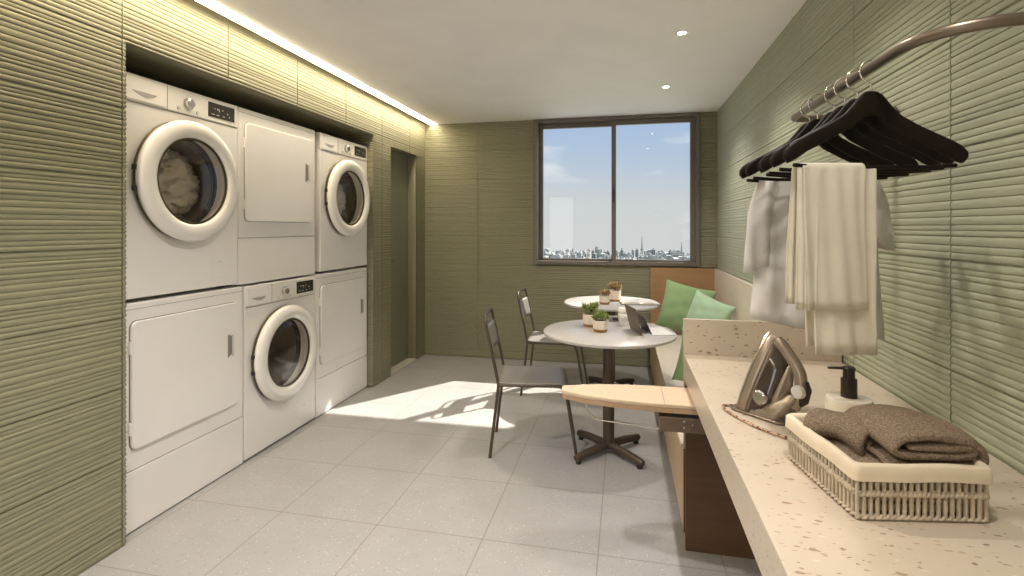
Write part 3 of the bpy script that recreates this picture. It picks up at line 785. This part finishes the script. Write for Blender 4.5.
# ================================================================== IRON
ir = thing('steam_iron', 'champagne steam iron standing upright on its heel on the worktop', 'iron', (.360, 1.665, CT), math.radians(-45))
TL = math.tan(math.radians(17)); SL, CL_ = math.sin(math.radians(17)), math.cos(math.radians(17))
def tilt(u, w_, v_): return Vector((u * CL_ + v_ * SL, -w_, v_ * CL_ - u * SL + .004))
def sole_ring(u, k, L_=.235, lo=None, hw=.056, n=22, bulge=1.75):
    v0 = (u * TL + .001) if lo is None else lo
    pts = []
    for i in range(n + 1):
        s = i / n; v_ = v0 + (L_ - v0) * s
        ww = hw * k * max(0, 1 - (s ** bulge)) ** .72 * (1 - .10 * (1 - s) ** 4)
        pts.append((ww, v_))
    return [tilt(u, a, b_) for a, b_ in pts] + [tilt(u, -a, b_) for a, b_ in pts[::-1][1:]]
bm = B(); loft(bm, [sole_ring(0, .97), sole_ring(.002, 1.0), sole_ring(.006, 1.0)]); obj('soleplate', bm, 'sole', ir, smooth=50)
bm = B(); loft(bm, [sole_ring(.006, .96, .230), sole_ring(.012, 1.0, .232), sole_ring(.020, .99, .230), sole_ring(.026, .93, .224)]); obj('heat_shield', bm, 'iron_body', ir, smooth=50)
bm = B(); loft(bm, [sole_ring(.026, .90, .220), sole_ring(.031, .90, .218), sole_ring(.035, .84, .212)]); obj('trim_band', bm, 'iron_trim', ir, smooth=50)
bm = B(); loft(bm, [sole_ring(.035, .90, .208), sole_ring(.050, .93, .200), sole_ring(.066, .88, .188), sole_ring(.076, .78, .178), sole_ring(.082, .66, .168)]); obj('water_tank', bm, 'iron_tank', ir, smooth=60)
bm = B(); loft(bm, [sole_ring(.080, .70, .182), sole_ring(.084, .72, .184), sole_ring(.092, .62, .170), sole_ring(.100, .45, .140), sole_ring(.106, .30, .115)]); obj('upper_shell', bm, 'iron_body', ir, smooth=60)
ir.scale = (1.06, 1.06, 1.06)
# body spine from nose over the tank into the handle and down to the heel
bm = B()
sp_ = [(.030, .222), (.048, .216), (.070, .200), (.092, .186), (.112, .166), (.124, .135), (.126, .105), (.122, .075)]
tube(bm, fillet([tilt(u, 0, v_) for u, v_ in sp_], .012, 3), .0155, 12, flat=(1.0, .95)); obj('handle', bm, 'iron_body', ir, smooth=60)
bm = B(); tube(bm, [tilt(.1285, 0, .155), tilt(.1365, 0, .135), tilt(.138, 0, .105), tilt(.132, 0, .090)], [.008, .0135, .0135, .009], 10); obj('soft_grip', bm, 'black', ir, smooth=60)
bm = B(); rings = []
for u, v_, a, b_ in ((.118, .082, .018, .017), (.112, .068, .024, .024), (.100, .055, .032, .030), (.085, .046, .040, .032)):
    pass
def blk(v_, u0, u1, hw):
    out = []
    for i in range(20):
        a = 2 * PI * i / 20; ca, sa = math.cos(a), math.sin(a)
        sg = lambda q: math.copysign(abs(q) ** .6, q)
        out.append(tilt((u0 + u1) / 2 + (u1 - u0) / 2 * sg(ca), hw * sg(sa), v_))
    return out
def blkz(z, u0, u1, hw):   # ring at constant world height
    out = []
    for i in range(20):
        a = 2 * PI * i / 20; ca, sa = math.cos(a), math.sin(a)
        sg = lambda q: math.copysign(abs(q) ** .6, q)
        out.append(Vector(((u0 + u1) / 2 + (u1 - u0) / 2 * sg(ca), hw * sg(sa), z)))
    return out
bm = B(); loft(bm, [blkz(.004, .020, .125, .050), blkz(.020, .022, .132, .048), blkz(.040, .050, .140, .040), blkz(.058, .110, .150, .026), blkz(.075, .128, .158, .019)]); obj('rear_body', bm, 'iron_body', ir, smooth=60)
bm = B(); lathe(bm, [(.014, -.024), (.017, -.02), (.0185, .0), (.017, .02), (.014, .024)], 20, Matrix.Translation((.158, 0, .088)) @ Matrix.Rotation(PI / 2, 4, 'X')); obj('thumb_wheel', bm, 'white_grey', ir)
bm = B(); lathe(bm, [(.020, 0), (.020, .006), (.016, .010), (.014, .010)], 24, Matrix.Translation(tilt(.055, .046, .072)) @ Matrix.Rotation(PI / 2, 4, 'X')); obj('steam_dial', bm, 'chrome', ir)
bm = B(); loft(bm, [[(x, y, z) for x, y in rrect(.162, .116, .025, cx=.062, cy=0)] for z in (.0005, .008)]); obj('heel_plate', bm, 'iron_trim', ir, bevel=.002)
# braided cord lying on the worktop, in iron-local coordinates
inv = Matrix.Rotation(math.radians(45), 4, 'Z')
def loc_of(x, y, z=.0045): return inv @ Vector((x - .360, y - 1.665, z))
cpts = [(.352, 1.640), (.318, 1.660), (.296, 1.655), (.296, 1.615), (.318, 1.560), (.348, 1.505), (.378, 1.470), (.41, 1.440), (.435, 1.425)]
bm = B(); tube(bm, fillet([loc_of(*p) for p in cpts], .02, 4), .0036, 8); obj('power_cord', bm, 'cord', ir)

# ================================================================== SOAP DISPENSER
so = thing('soap_dispenser', 'round white soap dispenser with a black pump behind the basket', 'soap dispenser', (.568, 1.475, CT))
bm = B(); lathe(bm, [(.0, 0), (.050, 0), (.053, .003), (.053, .100), (.0505, .1055), (.046, .107), (.0, .107)], 56, cap0=False, cap1=False); obj('bottle', bm, 'ceramic', so, smooth=40)
bm = B(); lathe(bm, [(.0185, .1072), (.0185, .154), (.0165, .156), (.0135, .156), (.0135, .176), (.0145, .177), (.0145, .182), (.013, .184)], 32); obj('pump', bm, 'black', so, smooth=30)
bm = B(); tube(bm, [(.004, 0, .1805), (-.030, -.004, .1815), (-.050, -.006, .181)], [.006, .005, .0042], 10, flat=(.7, 1.2)); obj('spout', bm, 'black', so)

# ================================================================== BASKET WITH LINER AND TOWELS
bk = thing('wicker_basket', 'low rectangular wicker basket with a cream cloth liner on the worktop', 'basket', (.425, 1.068, CT), math.radians(10))
BW, BD, BH = .232, .250, .104
def perim(n_per_m=None, inset=0, step=.012):
    pts = []; cs = [(inset, inset), (BW - inset, inset), (BW - inset, BD - inset), (inset, BD - inset)]
    for k in range(4):
        a, b_ = Vector(cs[k]), Vector(cs[(k + 1) % 4]); n = round((b_ - a).length / step)
        for j in range(n): pts.append(a + (b_ - a) * j / n)
    return pts
bm = B()
for k, p in enumerate(perim(step=.0125)):
    o_ = (.0016 if k % 2 else -.0006)
    tube(bm, [(p.x, p.y, .003), (p.x, p.y, .052), (p.x, p.y, BH - .012)], [.0042, .0040, .0036], 6)
obj('stakes', bm, 'wicker', bk, smooth=60)
bm = B()
def braid(zc, amp, r_, ph_, step=.003, wl=.0125 * 2):
    pts = []; L_ = 0; P0 = perim(step=step)
    for i, p in enumerate(P0):
        a = 2 * PI * i * step / wl + ph_
        c = Vector((BW / 2, BD / 2)); d = Vector((0, 0))
        if p.y < 1e-6: d = Vector((0, -1))
        elif p.x > BW - 1e-6: d = Vector((1, 0))
        elif p.y > BD - 1e-6: d = Vector((0, 1))
        else: d = Vector((-1, 0))
        q = p + d * (.0048 * math.cos(a)); pts.append((q.x, q.y, zc + amp * math.sin(a)))
    tube(bm, pts, r_, 6, closed=True)
for ph_ in (0, 2 * PI / 3, 4 * PI / 3): braid(.050, .0036, .0036, ph_)
obj('woven_band', bm, 'wicker', bk, smooth=60)
bm = B()
for ph_ in (0, PI): braid(.006, .0026, .0029, ph_)
box(bm, .003, BW - .003, .003, BD - .003, .001, .004)
obj('base_band', bm, 'wicker', bk, smooth=60)
bm = B()   # liner: inside wall, over the rim, down the outside
def lring(e, z, wob=0, n=12):
    pts = [];
    for k, (x, y) in enumerate(rrect(BW + 2 * e, BD + 2 * e, max(.006, .012 + e), 4, BW / 2, BD / 2)): pts.append((x, y, z))
    # resample each side
    out = []
    m_ = len(pts)
    for i in range(m_):
        a, b_ = Vector(pts[i]), Vector(pts[(i + 1) % m_]); q = max(1, round((b_ - a).length / .012))
        for j in range(q):
            p = a + (b_ - a) * j / q; p.z += wob * math.sin(i * 3.1 + j * .55) ; out.append(p)
    return out
prof = [(-.012, .010), (-.010, .06), (-.007, .098), (-.002, .1055), (.005, .106), (.0095, .101), (.0100, .088), (.0105, .076)]
base_ring = lring(.0, 0)
rings = []
for e, z in prof:
    r_ = []
    for i, p in enumerate(base_ring):
        c = Vector((BW / 2, BD / 2, 0)); sx = (BW + 2 * e) / BW; sy = (BD + 2 * e) / BD
        wob = .0016 * math.sin(i * .45) * math.sin(i * .13) if z > .07 else 0
        r_.append(Vector((c.x + (p.x - c.x) * sx, c.y + (p.y - c.y) * sy, z + wob)))
    rings.append(r_)
loft(bm, rings, True, True, False); obj('cloth_liner', bm, 'liner', bk, smooth=70)
# towels: thick folded ribbon cross-sections, extruded in depth
def ribbon(name, label, path, th, length, loc, rz, seed, dome=.0):
    r = random.Random(seed); pts = fillet([Vector((x, 0, z)) for x, z in path], .012, 5)
    # resample
    P = [pts[0]]
    for p in pts[1:]:
        if (p - P[-1]).length > .004: P.append(p)
    n = len(P); NL = 26; bm = B(); G_ = []
    ph = [r.uniform(0, 6) for _ in range(4)]
    for j in range(NL + 1):
        s = j / NL; y = length * (s - .5); end = min(1, min(s, 1 - s) / .06) ; tk = th * (.55 + .45 * math.sqrt(max(0, 1 - (1 - end) ** 2)))
        L_, R_ = [], []
        for i, p in enumerate(P):
            a = P[max(0, i - 1)]; b_ = P[min(n - 1, i + 1)]; tn = (b_ - a).normalized(); nr = Vector((-tn.z, 0, tn.x))
            e2 = min(1, min(i, n - 1 - i) / 2.0 + .35); wv_ = 1 + .10 * math.sin(9 * s + i * .17 + ph[0])
            q = p + Vector((.003 * math.sin(6 * s + ph[1]), 0, .003 * math.sin(8 * s + i * .1 + ph[2]) - dome * (2 * s - 1) ** 2))
            L_.append(q + nr * tk / 2 * e2 * wv_ + Vector((0, y, 0))); R_.append(q - nr * tk / 2 * e2 * wv_ + Vector((0, y, 0)))
        G_.append([bm.verts.new(q) for q in L_ + R_[::-1]])
    m_ = 2 * n
    for a, b_ in zip(G_[:-1], G_[1:]):
        for i in range(m_): k = (i + 1) % m_; bm.faces.new((a[i], a[k], b_[k], b_[i]))
    for g in (G_[0], G_[-1]):
        for i in range(n - 1): bm.faces.new((g[i], g[i + 1], g[m_ - 2 - i], g[m_ - 1 - i]))
    o = obj(name, bm, 'towel', None, smooth=80); o.location = loc; o.rotation_euler = (0, 0, rz)
    return tag(o, label, 'towel', 'taupe towels in the basket')
ribbon('towel', 'thick taupe towel rolled flat on top in the basket, its spiral end facing out',
       [(-.048, .006), (.030, .004), (.062, .006), (.080, .000), (.060, -.012), (-.055, -.011), (-.080, .003), (-.055, .025), (.0, .031), (.060, .023), (.090, .004), (.095, -.016), (.074, -.029), (-.088, -.029)],
       .0165, .165, (.560, 1.190, .953), math.radians(10), 2, .008)
ribbon('towel', 'taupe towel folded underneath the rolled one, filling the basket',
       [(-.080, .030), (-.045, .036), (.075, .034), (.092, .022), (.085, .008), (-.060, .010), (-.092, .000), (-.085, -.014), (.088, -.016)],
       .0150, .205, (.520, 1.200, .874), math.radians(10), 4, .004)
ribbon('towel', 'taupe towel curled up at the left side of the basket',
       [(-.018, .000), (.008, .010), (.016, -.006), (-.008, -.018), (-.036, -.010), (-.038, .016), (-.010, .030), (.026, .022), (.034, -.004), (.024, -.020)],
       .0150, .125, (.462, 1.225, .936), math.radians(38), 6, .010)

# ================================================================== CLOTHES ROD
RX, RZ = .555, 1.738
rd = thing('clothes_rail', 'bronze U-shaped clothes rail fixed to the right wall', 'clothes rail', (XR, 1.9, RZ))
bm = B()
tube(bm, fillet([(-.012, .0, 0), (RX - XR, .0, 0), (RX - XR, -.83, 0), (-.012, -.83, 0)], [.045, .16], 14), .0115, 18); obj('rail_tube', bm, 'rod', rd, smooth=60)
for yy in (0, -.83):
    bm = B(); lathe(bm, [(.03, 0), (.03, .005), (.016, .008)], 28, Matrix.Translation((-.009, yy, 0)) @ Matrix.Rotation(-PI / 2, 4, 'Y')); obj('wall_flange', bm, 'rod', rd)

# ================================================================== HANGERS (local X across, hook at origin on the rail)
def make_hanger(label):
    t_ = thing('clothes_hanger', label, 'hanger')
    zt = -.062   # top of the wood under the rail centre
    tp = [(0, -.054), (.012, -.0545), (.025, -.062), (.040, -.082), (.0635, -.108), (.10, -.130), (.15, -.155), (.18, -.170), (.198, -.182), (.206, -.194)]
    bt_ = [(0, -.110), (.012, -.112), (.025, -.120), (.040, -.134), (.0635, -.147), (.10, -.167), (.15, -.193), (.18, -.213), (.200, -.222), (.206, -.212)]
    secs = []
    def ip(tab, x):
        for (a, b_), (c, d) in zip(tab[:-1], tab[1:]):
            if x <= c: return b_ + (d - b_) * (x - a) / (c - a)
        return tab[-1][1]
    for k in range(31):
        s = k / 30; x = .206 * s
        secs.append((x, ip(tp, x), ip(bt_, x), (.0055 + .0045 * s ** 1.5), -.012 * s * s))
    full = [(-a, b_, c, d, e) for a, b_, c, d, e in secs[:0:-1]] + secs
    rings = []; bm = B()
    for x, zt_, zb_, dep, fwd in full:
        ring = []
        for i in range(12):
            a = 2 * PI * i / 12; sg = lambda q: math.copysign(abs(q) ** .55, q)
            ring.append((x, fwd + dep * sg(math.cos(a)), (zt_ + zb_) / 2 + (zt_ - zb_) / 2 * sg(math.sin(a))))
        rings.append(ring)
    loft(bm, rings); obj('shoulder_arch', bm, 'hanger', t_, smooth=60)
    bm = B(); tube(bm, [(-.186, -.012, -.226), (-.12, -.006, -.230), (.12, -.006, -.230), (.186, -.012, -.226)], .0048, 10)
    obj('trouser_bar', bm, 'hanger', t_)
    bm = B(); hp = []
    for k in range(19):
        a = math.radians(35 + 205 * k / 18); hp.append((.026 * math.cos(a), 0, -.0095 + .026 * math.sin(a)))
    hp += [(-.002, 0, -.0375), (.0, 0, -.046), (.0, 0, -.058)]
    tube(bm, hp, .0021, 8); obj('hook', bm, 'chrome', t_, smooth=60)
    return t_
HY = [(1.322, 13, 'nearest black wooden hanger, its trouser bar holding the cream towel'),
      (1.392, 7, 'second black wooden hanger from the front'),
      (1.462, 2, 'third black wooden hanger from the front of the rail'),
      (1.532, 11, 'fourth black wooden hanger from the front of the rail'),
      (1.625, 10, 'fifth black wooden hanger from the front of the rail'),
      (1.690, 8, 'farthest black wooden hanger on the rail, carrying the white shirt')]
proto = None
for y, a, lab in HY:
    o = make_hanger(lab) if proto is None else copy_tree(proto)
    if proto is None: proto = o
    o['label'] = lab; o['group'] = 'black hangers on the clothes rail'
    o.location = (RX - (.010 if y > 1.6 else 0), y, RZ); o.rotation_euler = (0, 0, math.radians(a))

# ================================================================== CREAM TOWEL ON THE NEAREST HANGER
def cloth_fold(label):
    t_ = thing('hanging_towel', label, 'towel', (RX - .022, 1.322 - .006, RZ - .236), math.radians(13))
    def sheet(name, x0, x1, zf, zb, off, th, seed, par):
        r = random.Random(seed); ph = r.uniform(0, 6); bm = B(); rows = []
        prof = []
        for k in range(15): prof.append((-1, zf * (1 - k / 14)))
        for k in range(1, 8):
            a = PI * k / 8; prof.append((-math.cos(a), ('top', math.sin(a))))
        for k in range(15): prof.append((1, zb * k / 14))
        NX = 28
        for i in range(NX + 1):
            s = i / NX; row = []
            for sd, z in prof:
                if isinstance(z, tuple): y = sd * (.0075 + off); zz = z[1] * (.0075 + off)
                else:
                    dp = abs(z); y = sd * (.0075 + off + .010 * min(1, dp / .2)) + .0035 * math.sin(s * 9 + ph) * min(1, dp / .12) + .002 * math.sin(s * 23 + z * 6 + ph); zz = z
                x = x0 + (x1 - x0) * s + .004 * math.sin((zz if not isinstance(z, tuple) else 0) * 9 + ph)
                row.append((x, y, zz))
            rows.append(row)
        loft(bm, rows, closed=False); return obj(name, bm, 'cream', par, smooth=80, solid=th)
    sheet('long_layer', -.116, .024, -.420, -.41, .0, .0025, 1, t_)
    sheet('front_layer', -.142, .000, -.318, -.31, .0075, .003, 2, t_)
    sheet('edge_fold', -.158, -.115, -.317, -.31, .0035, .003, 3, t_)
    return t_
cloth_fold('long cream towel folded over the bar of the nearest black hanger')

# ================================================================== WHITE SHIRT
def shirt():
    bm = B(); rings = []
    n = 56
    rows = [(-.221, .166, .009), (-.2222, .170, .013), (-.228, .173, .017), (-.240, .174, .021), (-.256, .174, .026), (-.275, .173, .031), (-.30, .172, .036), (-.37, .170, .044), (-.46, .174, .050), (-.56, .182, .055), (-.615, .188, .056), (-.645, .191, .056)]
    for k, (z, hw, hd) in enumerate(rows):
        ring = []
        for i in range(n):
            a = 2 * PI * i / n; sg = lambda q, e: math.copysign(abs(q) ** e, q)
            f_ = min(1, max(0, (-z - .16) / .3))
            fold = 1 + f_ * (.16 * math.sin(7 * a + 1.1) + .09 * math.sin(13 * a + z * 8))
            x = hw * sg(math.cos(a), .8); y = hd * sg(math.sin(a), .9) * fold
            zz = z - .055 * max(0, (k - 6) / 5) * (.45 + .55 * math.cos(a)) if k > 6 else z
            ring.append((x, y, zz))
        rings.append(ring)
    loft(bm, rings, True, True, False)
    for s in (-1, 1):
        rr = []
        ln = .425 if s < 0 else .36
        for k in range(8):
            q_ = k / 7; z = -.232 - (ln - .17) * q_; x = .140 + .034 * math.sin(q_ * 1.5) ; w_ = .026 + .012 * min(1, q_ * 2.5)
            ring = []
            for i in range(28):
                a = 2 * PI * i / 28
                ring.append((s * (x + w_ * math.cos(a)), .030 * math.sin(a) * (1 + .25 * math.sin(4 * a + k * .6)) - .006, z - .016 * math.cos(a) * (1 if q_ > .5 else -1 - 0)))
            rr.append(ring)
        loft(bm, rr, True, False, False)
    o = obj('shirt', bm, 'shirt', None, smooth=80, solid=.0016)
    o.location = (RX + .008, 1.690, RZ); o.rotation_euler = (0, 0, math.radians(8))
    return tag(o, 'white short sleeved shirt hanging from the rearmost hanger behind the cream towel', 'shirt')
shirt()
